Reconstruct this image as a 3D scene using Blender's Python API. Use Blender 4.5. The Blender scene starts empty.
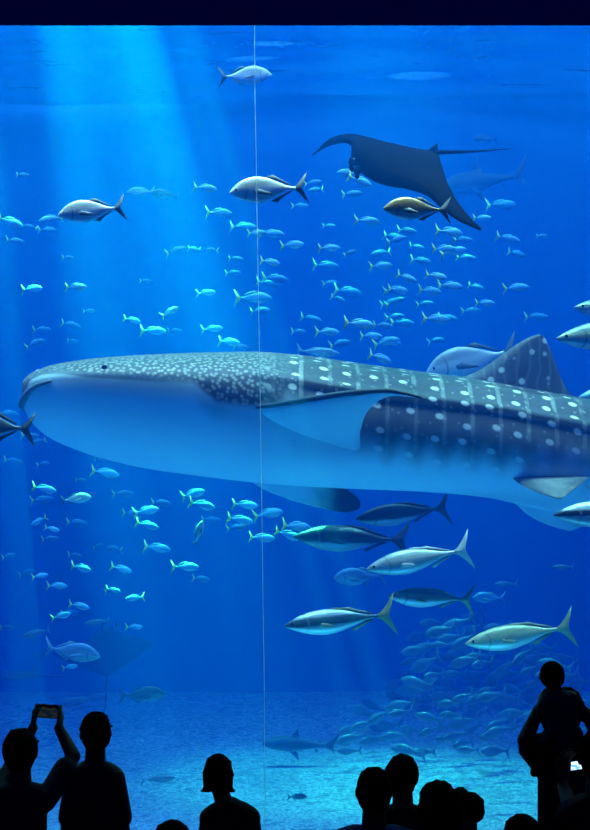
import bpy, bmesh, math, random
from mathutils import Vector, Matrix, Euler
import numpy as np

# ------------------------------------------------------------------ camera, world, light, exposure
S = bpy.context.scene
COL = S.collection
F = 1500.0            # focal length in pixels of the 590 x 830 frame
CZ = 3.1              # eye height on the raised viewing tier
cd = bpy.data.cameras.new('camera')
cd.sensor_fit = 'VERTICAL'; cd.sensor_height = 24.0; cd.lens = F / 830.0 * 24.0
cd.clip_start = 0.05; cd.clip_end = 200
cam = bpy.data.objects.new('camera', cd); COL.objects.link(cam)
cam.location = (0, 0, CZ); cam.rotation_euler = (math.radians(90), 0, 0)
S.camera = cam

S.view_settings.view_transform = 'Standard'
S.view_settings.look = 'None'
S.view_settings.gamma = 1.0
S.view_settings.use_curve_mapping = False
S.view_settings.exposure = 0.0
S.cycles.use_denoising = True
S.cycles.max_bounces = 8
S.cycles.volume_bounces = 3
S.cycles.diffuse_bounces = 3
S.cycles.transparent_max_bounces = 12
S.cycles.sample_clamp_indirect = 4.0
S.cycles.caustics_reflective = False
S.cycles.caustics_refractive = False

w = bpy.data.worlds.new('world'); S.world = w; w.use_nodes = True
bg = w.node_tree.nodes['Background']
bg.inputs[0].default_value = (0.08, 0.1, 1.0, 1); bg.inputs[1].default_value = 0.05

WATER_Z = 8.1         # the water's surface
BED_Z = -1.35         # the sand on the tank floor
GLASS_Y = 10.0
BACK_Y = 24.0

def aim(o, target):
    d = Vector(target) - Vector(o.location)
    o.rotation_euler = d.to_track_quat('-Z', 'Y').to_euler()

def area(name, loc, target, sx, sy, power, color, spread=180):
    l = bpy.data.lights.new(name, 'AREA'); l.shape = 'RECTANGLE'; l.size = sx; l.size_y = sy
    l.energy = power; l.color = color; l.spread = math.radians(spread)
    o = bpy.data.objects.new(name, l); COL.objects.link(o); o.location = loc; aim(o, target)
    return o

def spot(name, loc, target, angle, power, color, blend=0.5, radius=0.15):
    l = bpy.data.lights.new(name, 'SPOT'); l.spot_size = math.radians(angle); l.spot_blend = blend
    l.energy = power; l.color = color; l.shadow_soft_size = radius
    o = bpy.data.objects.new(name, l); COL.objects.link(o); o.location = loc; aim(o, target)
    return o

SUNC = (0.72, 1.75, 0.90)
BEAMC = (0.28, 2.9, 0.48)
# the daylight that falls through the open roof over the tank
area('tank_daylight', (0, 16.5, 12.0), (0, 16.5, 0), 18, 11, 6200, SUNC)
area('back_daylight', (0, 18.5, 8.5), (0, 18.5, 0), 14, 1.0, 700, BEAMC)
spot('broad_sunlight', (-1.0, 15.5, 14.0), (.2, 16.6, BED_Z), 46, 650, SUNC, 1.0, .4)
area('front_daylight', (-.5, 11.4, 10.5), (-.5, 11.4, 0), 12, 1.6, 950, (.80, 1.35, .95), 60)
# added fill light, out of view on the tank floor, brightening the shark's belly
area('belly_fill_light', (-.9, 11.0, -1.1), (-.9, 12.7, 2.6), 7.5, .6, 44, (.08, .98, 1.08), 70)

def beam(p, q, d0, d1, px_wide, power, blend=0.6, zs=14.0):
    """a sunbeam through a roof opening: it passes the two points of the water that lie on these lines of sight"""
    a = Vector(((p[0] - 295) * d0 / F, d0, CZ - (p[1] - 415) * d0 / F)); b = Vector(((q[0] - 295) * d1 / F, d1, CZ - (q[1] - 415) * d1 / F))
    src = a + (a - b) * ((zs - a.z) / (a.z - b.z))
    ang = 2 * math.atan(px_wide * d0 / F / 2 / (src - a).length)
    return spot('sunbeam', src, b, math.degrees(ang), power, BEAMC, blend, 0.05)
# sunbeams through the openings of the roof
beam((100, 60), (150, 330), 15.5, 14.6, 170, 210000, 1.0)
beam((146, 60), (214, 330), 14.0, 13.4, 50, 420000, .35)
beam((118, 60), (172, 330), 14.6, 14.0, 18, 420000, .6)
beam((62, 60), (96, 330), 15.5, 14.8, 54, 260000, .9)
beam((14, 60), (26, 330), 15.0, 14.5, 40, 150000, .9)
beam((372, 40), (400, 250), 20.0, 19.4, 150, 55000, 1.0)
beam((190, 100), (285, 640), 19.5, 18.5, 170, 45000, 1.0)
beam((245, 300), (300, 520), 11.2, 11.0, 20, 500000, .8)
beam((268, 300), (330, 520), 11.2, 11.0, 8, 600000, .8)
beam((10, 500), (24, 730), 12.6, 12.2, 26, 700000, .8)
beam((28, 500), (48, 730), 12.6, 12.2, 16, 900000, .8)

# ------------------------------------------------------------------ helpers
def W(px, py, d):
    """the point of the place that lies d metres in front of the camera on a line of sight"""
    return Vector(((px - 295) * d / F, d, CZ - (py - 415) * d / F))

def link(name, me, mat=None, parent=None):
    o = bpy.data.objects.new(name, me); COL.objects.link(o)
    if mat is not None and len(me.materials) == 0: me.materials.append(mat)
    if parent is not None: o.parent = parent
    return o

def mesh_from(name, verts, faces, smooth=True):
    me = bpy.data.meshes.new(name); me.from_pydata([tuple(v) for v in verts], [], faces)
    bm = bmesh.new(); bm.from_mesh(me); bmesh.ops.recalc_face_normals(bm, faces=bm.faces[:]); bm.to_mesh(me); bm.free()
    if smooth: me.polygons.foreach_set('use_smooth', [True] * len(me.polygons))
    me.update(); return me

def tag(o, label=None, cat=None, group=None, kind=None):
    if label: o['label'] = label
    if cat: o['category'] = cat
    if group: o['group'] = group
    if kind: o['kind'] = kind
    return o

def empty(name, loc=(0, 0, 0), rot=(0, 0, 0)):
    o = bpy.data.objects.new(name, None); COL.objects.link(o); o.location = loc; o.rotation_euler = rot
    o.empty_display_size = 0.1
    return o

def copy_tree(o, parent=None):
    c = o.copy(); COL.objects.link(c)
    if parent is not None: c.parent = parent
    for ch in o.children: copy_tree(ch, c)
    return c

def box(name, lo, hi, mat, bev=0.0):
    bm = bmesh.new(); bmesh.ops.create_cube(bm, size=1)
    for v in bm.verts:
        v.co = Vector([lo[i] + (v.co[i] + .5) * (hi[i] - lo[i]) for i in range(3)])
    if bev: bmesh.ops.bevel(bm, geom=bm.edges[:], offset=bev, segments=2, affect='EDGES')
    me = bpy.data.meshes.new(name); bm.to_mesh(me); bm.free()
    return link(name, me, mat)

class NT:
    """small helper to wire node materials"""
    def __init__(s, name):
        s.m = bpy.data.materials.new(name); s.m.use_nodes = True
        s.t = s.m.node_tree; s.t.nodes.clear(); s.out = s.t.nodes.new('ShaderNodeOutputMaterial')
    def n(s, kind, **kw):
        x = s.t.nodes.new(kind)
        for k, v in kw.items(): setattr(x, k, v)
        return x
    def l(s, a, b): s.t.links.new(a, b)
    def val(s, sock, v):
        if isinstance(v, (int, float)): sock.default_value = v
        elif isinstance(v, (tuple, list)): sock.default_value = v
        else: s.l(v, sock)
    def math(s, op, a, b=None, c=None, clamp=False):
        x = s.n('ShaderNodeMath', operation=op, use_clamp=clamp)
        s.val(x.inputs[0], a)
        if b is not None: s.val(x.inputs[1], b)
        if c is not None: s.val(x.inputs[2], c)
        return x.outputs[0]
    def mix(s, f, a, b):
        x = s.n('ShaderNodeMix', data_type='RGBA'); s.val(x.inputs[0], f)
        s.val(x.inputs[6], a); s.val(x.inputs[7], b); return x.outputs[2]
    def smooth(s, v, lo, hi):
        x = s.n('ShaderNodeMapRange', interpolation_type='SMOOTHSTEP'); s.val(x.inputs[0], v)
        s.val(x.inputs[1], lo); s.val(x.inputs[2], hi); return x.outputs[0]
    def ramp(s, f, stops, interp='LINEAR'):
        x = s.n('ShaderNodeValToRGB'); r = x.color_ramp; r.interpolation = interp
        while len(r.elements) < len(stops): r.elements.new(0.5)
        for e, (p, c) in zip(r.elements, stops):
            e.position = p; e.color = c if len(c) == 4 else (*c, 1)
        s.val(x.inputs[0], f); return x.outputs[0]
    def bsdf(s, color, rough=0.5, metal=0.0, spec=0.5, normal=None, **kw):
        b = s.n('ShaderNodeBsdfPrincipled')
        s.val(b.inputs['Base Color'], color if not isinstance(color, tuple) else (*color[:3], 1))
        s.val(b.inputs['Roughness'], rough); s.val(b.inputs['Metallic'], metal)
        s.val(b.inputs['Specular IOR Level'], spec)
        if normal is not None: s.l(normal, b.inputs['Normal'])
        s.l(b.outputs[0], s.out.inputs[0]); return b
    def bump(s, h, strength=0.3, dist=0.02):
        x = s.n('ShaderNodeBump'); x.inputs['Strength'].default_value = strength; x.inputs['Distance'].default_value = dist
        s.l(h, x.inputs['Height']); return x.outputs[0]
    def noise(s, vec, scale, detail=3, rough=0.5):
        x = s.n('ShaderNodeTexNoise'); x.inputs['Scale'].default_value = scale; x.inputs['Detail'].default_value = detail
        x.inputs['Roughness'].default_value = rough
        if vec is not None: s.l(vec, x.inputs['Vector'])
        return x.outputs[0]

def plain(name, color, rough=0.6, metal=0.0, spec=0.4):
    t = NT(name); t.bsdf(color, rough, metal, spec); return t.m

# ------------------------------------------------------------------ the setting
def build_setting():
    # sand
    t = NT('white_sand'); g = t.n('ShaderNodeNewGeometry').outputs['Position']
    n1 = t.noise(g, 1.3, 5, .6); n2 = t.noise(g, 20, 3, .8)
    v = t.n('ShaderNodeTexVoronoi'); v.inputs['Scale'].default_value = 11; t.l(g, v.inputs['Vector'])
    c = t.mix(t.smooth(n2, .35, .65), (.30, .30, .28, 1), (.80, .80, .74, 1))
    c = t.mix(t.math('MULTIPLY', t.smooth(v.outputs[1], .55, .9), .6), c, (.16, .17, .16, 1))
    c = t.mix(t.math('MULTIPLY', t.smooth(n1, .45, .7), .5), c, (.34, .35, .33, 1))
    h = t.math('ADD', t.math('MULTIPLY', n2, .5), t.math('MULTIPLY', v.outputs[0], .5))
    t.bsdf(c, .95, 0, .1, t.bump(h, .45, .05)); sand = t.m
    nx, ny = 90, 70; verts = []; faces = []
    rnd = random.Random(3)
    hs = [(rnd.uniform(-8, 8), rnd.uniform(10, 24), rnd.uniform(.5, 2), rnd.uniform(-.05, .07)) for _ in range(40)]
    for j in range(ny + 1):
        for i in range(nx + 1):
            x = -9 + 18 * i / nx; y = 10.1 + 13.9 * j / ny
            z = BED_Z + sum(a * math.exp(-((x - p) ** 2 + (y - q) ** 2) / r ** 2) for p, q, r, a in hs)
            verts.append((x, y, z))
    for j in range(ny):
        for i in range(nx):
            a = j * (nx + 1) + i; faces.append((a, a + 1, a + nx + 2, a + nx + 1))
    o = link('floor_tank', mesh_from('floor_tank', verts, faces), sand); tag(o, kind='structure')
    # tank shell
    t = NT('painted_tank_wall'); g = t.n('ShaderNodeNewGeometry').outputs['Position']
    t.bsdf(t.mix(t.noise(g, .8, 4), (.05, .20, .42, 1), (.07, .25, .50, 1)), .8, 0, .2); tw = t.m
    for nm, lo, hi in (('wall_back', (-9.3, BACK_Y, -1.8), (9.3, BACK_Y + .3, 9.2)),
                       ('wall_left', (-9.3, 10.1, -1.8), (-9.0, BACK_Y, 9.2)),
                       ('wall_right', (9.0, 10.1, -1.8), (9.3, BACK_Y, 9.2))):
        tag(box(nm, lo, hi, tw), kind='structure')
    ledge = plain('pale_ledge', (.5, .52, .5), .8)
    tag(box('trim_1', (-9, BACK_Y - .25, BED_Z - .1), (9, BACK_Y, BED_Z + .015), ledge, .005), kind='structure')
    # the hall side
    hall = NT('dark_hall_paint'); g = hall.n('ShaderNodeNewGeometry').outputs['Position']
    hall.bsdf(hall.mix(hall.noise(g, 3, 3), (.03, .09, .5, 1), (.035, .10, .55, 1)), .8, 0, .2); hm = hall.m
    zt = CZ + (415 - 25.5) * 10.1 / F
    zf = CZ + (415 - 25.5) * 9.9 / F; pr = [(9.9, zf), (10.1, zt + .05), (10.1, 11.0), (9.9, 11.0)]
    v = [(x, y, z) for x in (-9.3, 9.3) for y, z in pr]
    tag(link('wall_front', mesh_from('wall_front', v, [(0, 1, 2, 3), (7, 6, 5, 4)] + [(i, i + 4, (i + 1) % 4 + 4, (i + 1) % 4) for i in range(4)], False), hm), kind='structure')
    tag(box('trim_2', (-9.3, 9.5, 0.0), (9.3, GLASS_Y + .1, 0.22), hm), kind='structure')
    tag(box('trim_3', (-9.3, 9.6, .22), (-7.5, GLASS_Y + .1, zt), hm), kind='structure')
    tag(box('trim_4', (7.5, 9.6, .22), (9.3, GLASS_Y + .1, zt), hm), kind='structure')
    carpet = NT('dark_carpet'); g = carpet.n('ShaderNodeNewGeometry').outputs['Position']
    carpet.bsdf(carpet.mix(carpet.noise(g, 60, 3), (.02, .02, .035, 1), (.035, .035, .055, 1)), .95, 0, .1)
    tag(box('floor_hall', (-9.3, 2.5, -.2), (9.3, 9.6, 0.0), carpet.m), kind='structure')
    tag(box('floor_tier', (-9.3, -3, -.2), (9.3, 2.5, 1.5), carpet.m), kind='structure')
    # acrylic window
    t = NT('clear_acrylic'); tr = t.n('ShaderNodeBsdfTransparent'); tr.inputs[0].default_value = (.955, .97, .985, 1)
    t.l(tr.outputs[0], t.out.inputs[0])
    tag(box('window_1', (-7.5, 9.91, .22), (7.5, 9.99, zf + .01), t.m), kind='structure')
    # water: a body of scattering, absorbing water, and its rippled surface
    t = NT('sea_water')
    sc = t.n('ShaderNodeVolumeScatter'); sc.inputs['Color'].default_value = (0, .22, 1, 1); sc.inputs['Density'].default_value = .042
    sc.inputs['Anisotropy'].default_value = 0.0
    ab = t.n('ShaderNodeVolumeAbsorption'); ab.inputs['Color'].default_value = (0, .30, .80, 1); ab.inputs['Density'].default_value = .24
    ad = t.n('ShaderNodeAddShader'); t.l(sc.outputs[0], ad.inputs[0]); t.l(ab.outputs[0], ad.inputs[1]); t.l(ad.outputs[0], t.out.inputs[1])
    t.m.cycles.homogeneous_volume = True; t.m.cycles.volume_sampling = 'MULTIPLE_IMPORTANCE'
    tag(box('water_body', (-8.99, 10.0, BED_Z - .4), (8.99, BACK_Y - .001, WATER_Z - .12), t.m), kind='structure')
    t = NT('rippled_water_surface'); g = t.n('ShaderNodeNewGeometry').outputs['Position']
    mp = t.n('ShaderNodeMapping'); mp.inputs['Scale'].default_value = (1.0, .55, 1); t.l(g, mp.inputs[0])
    nz = t.noise(mp.outputs[0], 1.6, 3, .55)
    bp = t.bump(nz, .9, .25)
    gl = t.n('ShaderNodeBsdfGlossy'); gl.inputs['Roughness'].default_value = .05; gl.inputs[0].default_value = (.95, .97, 1, 1); t.l(bp, gl.inputs['Normal'])
    tr = t.n('ShaderNodeBsdfTransparent')
    fr = t.n('ShaderNodeFresnel'); fr.inputs[0].default_value = 1.33
    mx = t.n('ShaderNodeMixShader'); t.l(fr.outputs[0], mx.inputs[0]); t.l(tr.outputs[0], mx.inputs[1]); t.l(gl.outputs[0], mx.inputs[2])
    t.l(mx.outputs[0], t.out.inputs[0])
    nx, ny = 150, 280; rnd = random.Random(8)
    ws = []
    for k in range(16):
        lam = rnd.uniform(.55, 2.2); an = rnd.gauss(math.pi / 2, .17)
        ws.append((2 * math.pi / lam * math.cos(an), 2 * math.pi / lam * math.sin(an), rnd.uniform(0, 6.28), (.014 * lam)))
    gx, gy = np.meshgrid(np.linspace(-9, 9, nx + 1), np.linspace(10.1, BACK_Y, ny + 1))
    gz = WATER_Z + sum(a * np.sin(p * gx + q * gy + r) for p, q, r, a in ws)
    verts = list(zip(gx.ravel().tolist(), gy.ravel().tolist(), gz.ravel().tolist())); faces = []
    for j in range(ny):
        for i in range(nx):
            a = j * (nx + 1) + i; faces.append((a, a + nx + 1, a + nx + 2, a + 1))
    o = link('water_surface', mesh_from('water_surface', verts, faces), t.m); tag(o, kind='structure')
build_setting()
# ------------------------------------------------------------------ lofts
def interp(xs, ys, x):
    """smooth (monotone cubic) curve through the given stations"""
    n = len(xs)
    if x <= xs[0]: return ys[0]
    if x >= xs[-1]: return ys[-1]
    d = [(ys[i + 1] - ys[i]) / (xs[i + 1] - xs[i]) for i in range(n - 1)]
    def m(i):
        if i == 0: return d[0]
        if i == n - 1: return d[-1]
        if d[i - 1] * d[i] <= 0: return 0.0
        return 2 * d[i - 1] * d[i] / (d[i - 1] + d[i])
    for i in range(n - 1):
        if x <= xs[i + 1]:
            h = xs[i + 1] - xs[i]; t = (x - xs[i]) / h
            return ((2*t**3 - 3*t**2 + 1) * ys[i] + (t**3 - 2*t**2 + t) * h * m(i)
                    + (-2*t**3 + 3*t**2) * ys[i + 1] + (t**3 - t**2) * h * m(i + 1))

def rings(name, rs, closed_caps=True):
    """skin a list of equally long rings"""
    n = len(rs[0]); verts = [v for r in rs for v in r]; faces = []
    for j in range(len(rs) - 1):
        for i in range(n):
            a = j * n + i; b = j * n + (i + 1) % n
            faces.append((a, b, b + n, a + n))
    if closed_caps:
        faces.append(tuple(range(n))[::-1]); faces.append(tuple(range((len(rs) - 1) * n, len(rs) * n)))
    return verts, faces

def catmull(pts, k):
    """k points between each pair of the given vectors"""
    out = []
    n = len(pts)
    for i in range(n - 1):
        p0, p1, p2, p3 = pts[max(i - 1, 0)], pts[i], pts[i + 1], pts[min(i + 2, n - 1)]
        for j in range(k):
            t = j / k
            out.append(0.5 * ((2 * p1) + (p2 - p0) * t + (2*p0 - 5*p1 + 4*p2 - p3) * t*t + (3*p1 - p0 - 3*p2 + p3) * t**3))
    out.append(pts[-1].copy()); return out

def blade(name, les, tes, ths, k=4, nch=9, normal=None):
    """a wing-like solid: leading edge points, trailing edge points, thickness at each station"""
    L = catmull([Vector(p) for p in les], k); T = catmull([Vector(p) for p in tes], k)
    H = [v.x for v in catmull([Vector((h, 0, 0)) for h in ths], k)]
    rs = []
    for i in range(len(L)):
        sp = (L[min(i + 1, len(L) - 1)] + T[min(i + 1, len(L) - 1)]) - (L[max(i - 1, 0)] + T[max(i - 1, 0)])
        ch = T[i] - L[i]
        nn = sp.cross(ch)
        if nn.length < 1e-9: nn = Vector((0, 0, 1)) if normal is None else Vector(normal)
        nn.normalize()
        up, dn = [], []
        for c in range(nch):
            s = c / (nch - 1)
            th = H[i] * .5 * max(2.6 * math.sqrt(s + .0) * (1 - s) ** 1.1, 0.0) + .0008
            p = L[i] + ch * s
            up.append(p + nn * th); dn.append(p - nn * th)
        rs.append(up + dn[::-1])
    v, f = rings(name, rs)
    return mesh_from(name, v, f)

def sphere(name, r, seg=16, ring=10, scale=(1, 1, 1)):
    bm = bmesh.new(); bmesh.ops.create_uvsphere(bm, u_segments=seg, v_segments=ring, radius=r)
    for v in bm.verts: v.co = Vector((v.co.x * scale[0], v.co.y * scale[1], v.co.z * scale[2]))
    me = bpy.data.meshes.new(name); bm.to_mesh(me); bm.free()
    me.polygons.foreach_set('use_smooth', [True] * len(me.polygons)); return me

# ------------------------------------------------------------------ the whale shark
def build_shark():
    D = 13.0; K = D / F
    st = [ # px, top, bottom, half width, level of the greatest width
        (29.0, 390, 405, .20, .40), (30.5, 381, 411, .40, .36), (33, 376, 418, .54, .32), (38, 372.5, 426, .63, .28), (46, 369, 434, .70, .25),
        (58, 365, 441.5, .76, .23), (78, 361.5, 450, .81, .22), (100, 358.5, 457.5, .84, .22), (150, 355, 469, .86, .24), (200, 353, 476, .86, .28),
        (250, 352, 482, .84, .34), (300, 356, 486, .80, .40), (360, 365, 489, .74, .44), (420, 373, 491.5, .70, .45), (483, 381, 497, .66, .45),
        (530, 389.5, 507, .62, .45), (590, 401, 518, .56, .45), (650, 414, 521, .48, .45), (720, 431, 519, .38, .45), (800, 450, 515, .27, .46),
        (880, 470, 514, .17, .48), (940, 484, 513, .10, .5)]
    X = [s[0] for s in st]
    B = [(29, .62), (35, .40), (44, .17), (58, .14), (75, .15), (100, .20), (150, .23), (200, .25), (222, .40), (262, .43), (300, .40), (350, .55), (366, .66), (420, .68), (470, .68), (500, .66), (530, .58), (590, .48), (700, .48), (940, .5)]
    NS, NA = 230, 72
    pos = [29 + (940 - 29) * ((i / NS) ** 1.35) for i in range(NS + 1)]
    rs = []; pat = []; hf = []
    for px in pos:
        top, bot, hw, lv = (interp(X, [s[k] for s in st], px) for k in (1, 2, 3, 4))
        zt = CZ - (top - 415) * K; zb = CZ - (bot - 415) * K; h = zt - zb; zm = zt - lv * h
        x = (px - 295) * K
        yc = D + .0 + max(0, px - 560) ** 2 * 2.2e-6
        bodyness = min(1, max(0, (px - 220) / 120)) * min(1, max(0, (930 - px) / 150))
        ring = []; fr = []
        for a in range(NA):
            th = 2 * math.pi * a / NA
            s_, c_ = math.sin(th), math.cos(th)
            e = .86 if c_ > 0 else .9
            y = hw * math.copysign(abs(s_) ** e, s_)
            z = (zt - zm if c_ > 0 else zm - zb) * math.copysign(abs(c_) ** (.92 if c_ > 0 else .95), c_)
            # the long keels along the flank
            tt = min(th, 2 * math.pi - th)
            kb = .085 * math.exp(-((tt - 1.10) / .085) ** 2) + .03 * math.exp(-((tt - .55) / .07) ** 2) + .03 * math.exp(-(tt / .08) ** 2)
            kb *= bodyness
            # the groove over the lips
            y *= 1 + kb; z *= 1 + kb
            ring.append(Vector((x, yc - y, zm + z)))
        rs.append(ring)
        arc = [0.0]
        for a in range(1, NA // 2 + 1): arc.append(arc[-1] + (ring[a] - ring[a - 1]).length)
        row = []
        for a in range(NA): row.append((x + 2.4, arc[min(a, NA - a)]))
        pat.append(row)
        hf.append([(px / 1000.0, (zt - r.z) / max(h, 1e-4)) for r in ring])
    v, f = rings('body', rs)
    base = W(295, 430, D)
    me = bpy.data.meshes.new('body'); me.from_pydata([tuple(Vector(q) - base) for q in v], [], f)
    fl_pat = [q for r in pat for q in r]; fl_hf = [q for r in hf for q in r]
    u1 = me.uv_layers.new(name='pattern'); u2 = me.uv_layers.new(name='flank')
    for lp in me.loops:
        u1.data[lp.index].uv = fl_pat[lp.vertex_index]; u2.data[lp.index].uv = fl_hf[lp.vertex_index]
    me.polygons.foreach_set('use_smooth', [True] * len(me.polygons))
    bm = bmesh.new(); bm.from_mesh(me); bmesh.ops.recalc_face_normals(bm, faces=bm.faces[:]); bm.to_mesh(me); bm.free()

    # skin
    def spots(t, vec, scale, rnd, lo, hi, sx=1.0, sy=1.0):
        mp = t.n('ShaderNodeMapping'); mp.inputs['Scale'].default_value = (sx, sy, 1); t.l(vec, mp.inputs[0])
        vo = t.n('ShaderNodeTexVoronoi', voronoi_dimensions='2D'); vo.inputs['Scale'].default_value = scale; vo.inputs['Randomness'].default_value = rnd
        t.l(mp.outputs[0], vo.inputs['Vector'])
        return t.math('SUBTRACT', 1.0, t.smooth(vo.outputs['Distance'], lo, hi))
    t = NT('whale_shark_skin')
    p = t.n('ShaderNodeUVMap', uv_map='pattern').outputs[0]; q = t.n('ShaderNodeUVMap', uv_map='flank').outputs[0]
    sp = t.n('ShaderNodeSeparateXYZ'); t.l(p, sp.inputs[0]); sq = t.n('ShaderNodeSeparateXYZ'); t.l(q, sq.inputs[0])
    u, fh, xm, arc = sq.outputs[0], sq.outputs[1], sp.outputs[0], sp.outputs[1]
    geo = t.n('ShaderNodeNewGeometry').outputs['Position']
    nz = t.noise(geo, 6, 4, .6)
    bnd = t.ramp(u, [(a / 1000, (b, b, b)) for a, b in B])
    PER = .235
    stripe = t.math('COSINE', t.math('MULTIPLY', t.math('ADD', xm, t.math('MULTIPLY', nz, .03)), 2 * math.pi / PER))    # +1 on the spot columns, -1 between
    body = t.smooth(u, .255, .30)                                                        # 0 on the head, 1 on the body
    edge = t.math('ADD', bnd, t.math('MULTIPLY', t.math('MULTIPLY', t.math('ADD', stripe, t.math('MULTIPLY_ADD', nz, 3, -1.5)), -.03), body))
    wid = t.math('MULTIPLY_ADD', body, .12, .035)
    dark = t.smooth(t.math('DIVIDE', t.math('SUBTRACT', edge, fh), wid), -1.0, 1.0)
    dk = t.mix(nz, (.018, .018, .015, 1), (.046, .044, .035, 1))
    dk = t.mix(t.math('MULTIPLY', t.math('SUBTRACT', 1.0, body), .45), dk, (.030, .031, .027, 1))
    dk = t.mix(t.math('MULTIPLY', t.smooth(fh, .22, .48), body), dk, t.mix(nz, (.075, .070, .052, 1), (.18, .165, .125, 1)))
    # pale bars between the spot columns
    bar = t.math('MULTIPLY', t.math('MULTIPLY', t.smooth(stripe, -.80, -.98), body), t.smooth(nz, .35, .6))
    dk = t.mix(t.math('MULTIPLY', bar, .6), dk, (.36, .34, .26, 1))
    # columns of round spots
    sc = t.math('MULTIPLY', spots(t, p, 1.0, .28, .10, .19, 1 / PER, 1 / .175), body)
    sc2 = t.math('MULTIPLY', spots(t, p, 1.0, .9, .05, .14, 1 / .12, 1 / .11), t.math('MULTIPLY', body, .22))
    sh = t.math('MULTIPLY', spots(t, p, 23, .9, .18, .46), t.math('SUBTRACT', 1.0, body))
    c = t.mix(t.math('MAXIMUM', sc, sc2), dk, (.78, .72, .55, 1))
    c = t.mix(t.math('MULTIPLY', sh, .8), c, (.27, .26, .21, 1))
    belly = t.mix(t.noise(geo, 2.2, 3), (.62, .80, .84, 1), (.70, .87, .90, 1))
    # the dusky cheek under the eye
    chk = t.math('MULTIPLY', t.smooth(t.math('SUBTRACT', fh, edge), .22, .0), t.math('SUBTRACT', 1.0, t.smooth(u, .17, .30)))
    belly = t.mix(t.math('MULTIPLY', chk, .8), belly, (.20, .24, .20, 1))
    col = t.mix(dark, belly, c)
    # dark seam along the edge of the upper jaw and along the lower keel
    seam = t.math('MULTIPLY', t.smooth(t.math('ABSOLUTE', t.math('SUBTRACT', fh, t.math('SUBTRACT', edge, .01))), .035, .012), t.math('SUBTRACT', 1.0, t.smooth(u, .13, .25)))
    col = t.mix(t.math('MULTIPLY', seam, .8), col, (.05, .07, .08, 1))
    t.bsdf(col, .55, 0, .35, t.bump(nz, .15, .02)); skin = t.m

    t = NT('spotted_fin_skin'); g = t.n('ShaderNodeNewGeometry').outputs['Position']; o_ = t.n('ShaderNodeTexCoord').outputs['Object']
    vo = t.n('ShaderNodeTexVoronoi'); vo.inputs['Scale'].default_value = 8.0; vo.inputs['Randomness'].default_value = .7
    t.l(o_, vo.inputs['Vector'])
    s1 = t.math('SUBTRACT', 1.0, t.smooth(vo.outputs['Distance'], .14, .30))
    wv = t.n('ShaderNodeTexWave'); wv.inputs['Scale'].default_value = 3.2; wv.inputs['Distortion'].default_value = 5; wv.inputs['Detail'].default_value = 2; t.l(o_, wv.inputs[0])
    nz = t.noise(o_, 8, 4)
    dk = t.mix(nz, (.028, .028, .022, 1), (.075, .073, .056, 1))
    dk = t.mix(t.math('MULTIPLY', t.smooth(wv.outputs[1], .72, .95), .25), dk, (.20, .20, .17, 1))
    t.bsdf(t.mix(s1, dk, (.50, .48, .38, 1)), .55, 0, .35); finm = t.m
    # a paired fin: dark on its upper side, pale below
    t = NT('pale_under_fin'); no = t.n('ShaderNodeNewGeometry').outputs['True Normal']; s3 = t.n('ShaderNodeSeparateXYZ'); t.l(no, s3.inputs[0])
    o_ = t.n('ShaderNodeTexCoord').outputs['Object']
    vo = t.n('ShaderNodeTexVoronoi'); vo.inputs['Scale'].default_value = 9; t.l(o_, vo.inputs['Vector'])
    up = t.mix(t.math('SUBTRACT', 1.0, t.smooth(vo.outputs[0], .15, .28)), (.02, .025, .022, 1), (.12, .13, .11, 1))
    t.bsdf(t.mix(t.smooth(s3.outputs[2], -.25, .1), (.62, .80, .84, 1), up), .55, 0, .35); pairm = t.m

    root = empty('whale_shark', base)
    tag(root, 'huge whale shark with white spots and pale belly swimming across the tank', 'whale shark')
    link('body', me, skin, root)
    olive = NT('olive_fin_skin'); oo = olive.n('ShaderNodeTexCoord').outputs['Object']
    olive.bsdf(olive.mix(olive.smooth(olive.noise(oo, 6, 4), .3, .7), (.10, .13, .11, 1), (.30, .31, .22, 1)), .6, 0, .2); olive = olive.m
    t = NT('dark_tipped_fin'); oo = t.n('ShaderNodeTexCoord').outputs['Object']; sx_ = t.n('ShaderNodeSeparateXYZ'); t.l(oo, sx_.inputs[0])
    t.bsdf(t.mix(t.smooth(t.math('MULTIPLY_ADD', t.noise(oo, 7, 3), .12, sx_.outputs[0]), .12, .50), (.60, .78, .82, 1), (.03, .04, .04, 1)), .6, 0, .2); tipm = t.m
    darkedge = plain('dark_fin_edge', (.012, .016, .016), .6)
    def fin(name, ls, ts, hs, mat, k=5, nch=11):
        m = blade(name, [p - base for p in ls], [p - base for p in ts], hs, k, nch); return link(name, m, mat, root)
    Q = lambda px, py, d=D: W(px, py, d)
    fin('dorsal_fin', [Q(448, 382), Q(478, 371), Q(500, 356), Q(518, 343.5), Q(530, 337), Q(539, 334.5)],
        [Q(577, 402), Q(566, 388), Q(558, 370), Q(552, 353), Q(547, 342), Q(543, 336)], [.16, .13, .10, .07, .045, .02], finm)
    # near pectoral fin, reaching towards the window
    fin('pectoral_fin', [Q(236, 408, 12.32), Q(270, 405.5, 12.1), Q(310, 399, 11.85), Q(350, 393, 11.6), Q(385, 390.5, 11.42), Q(420, 397, 11.32)],
        [Q(322, 440, 12.36), Q(357, 450.5, 12.2), Q(360, 432, 11.98), Q(368, 411, 11.72), Q(388, 396.5, 11.48), Q(421, 397.6, 11.32)], [.10, .10, .08, .06, .04, .012], pairm)
    pf = root.children[-1] if False else [c for c in root.children if c.name.startswith('pectoral_fin')][0]
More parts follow.
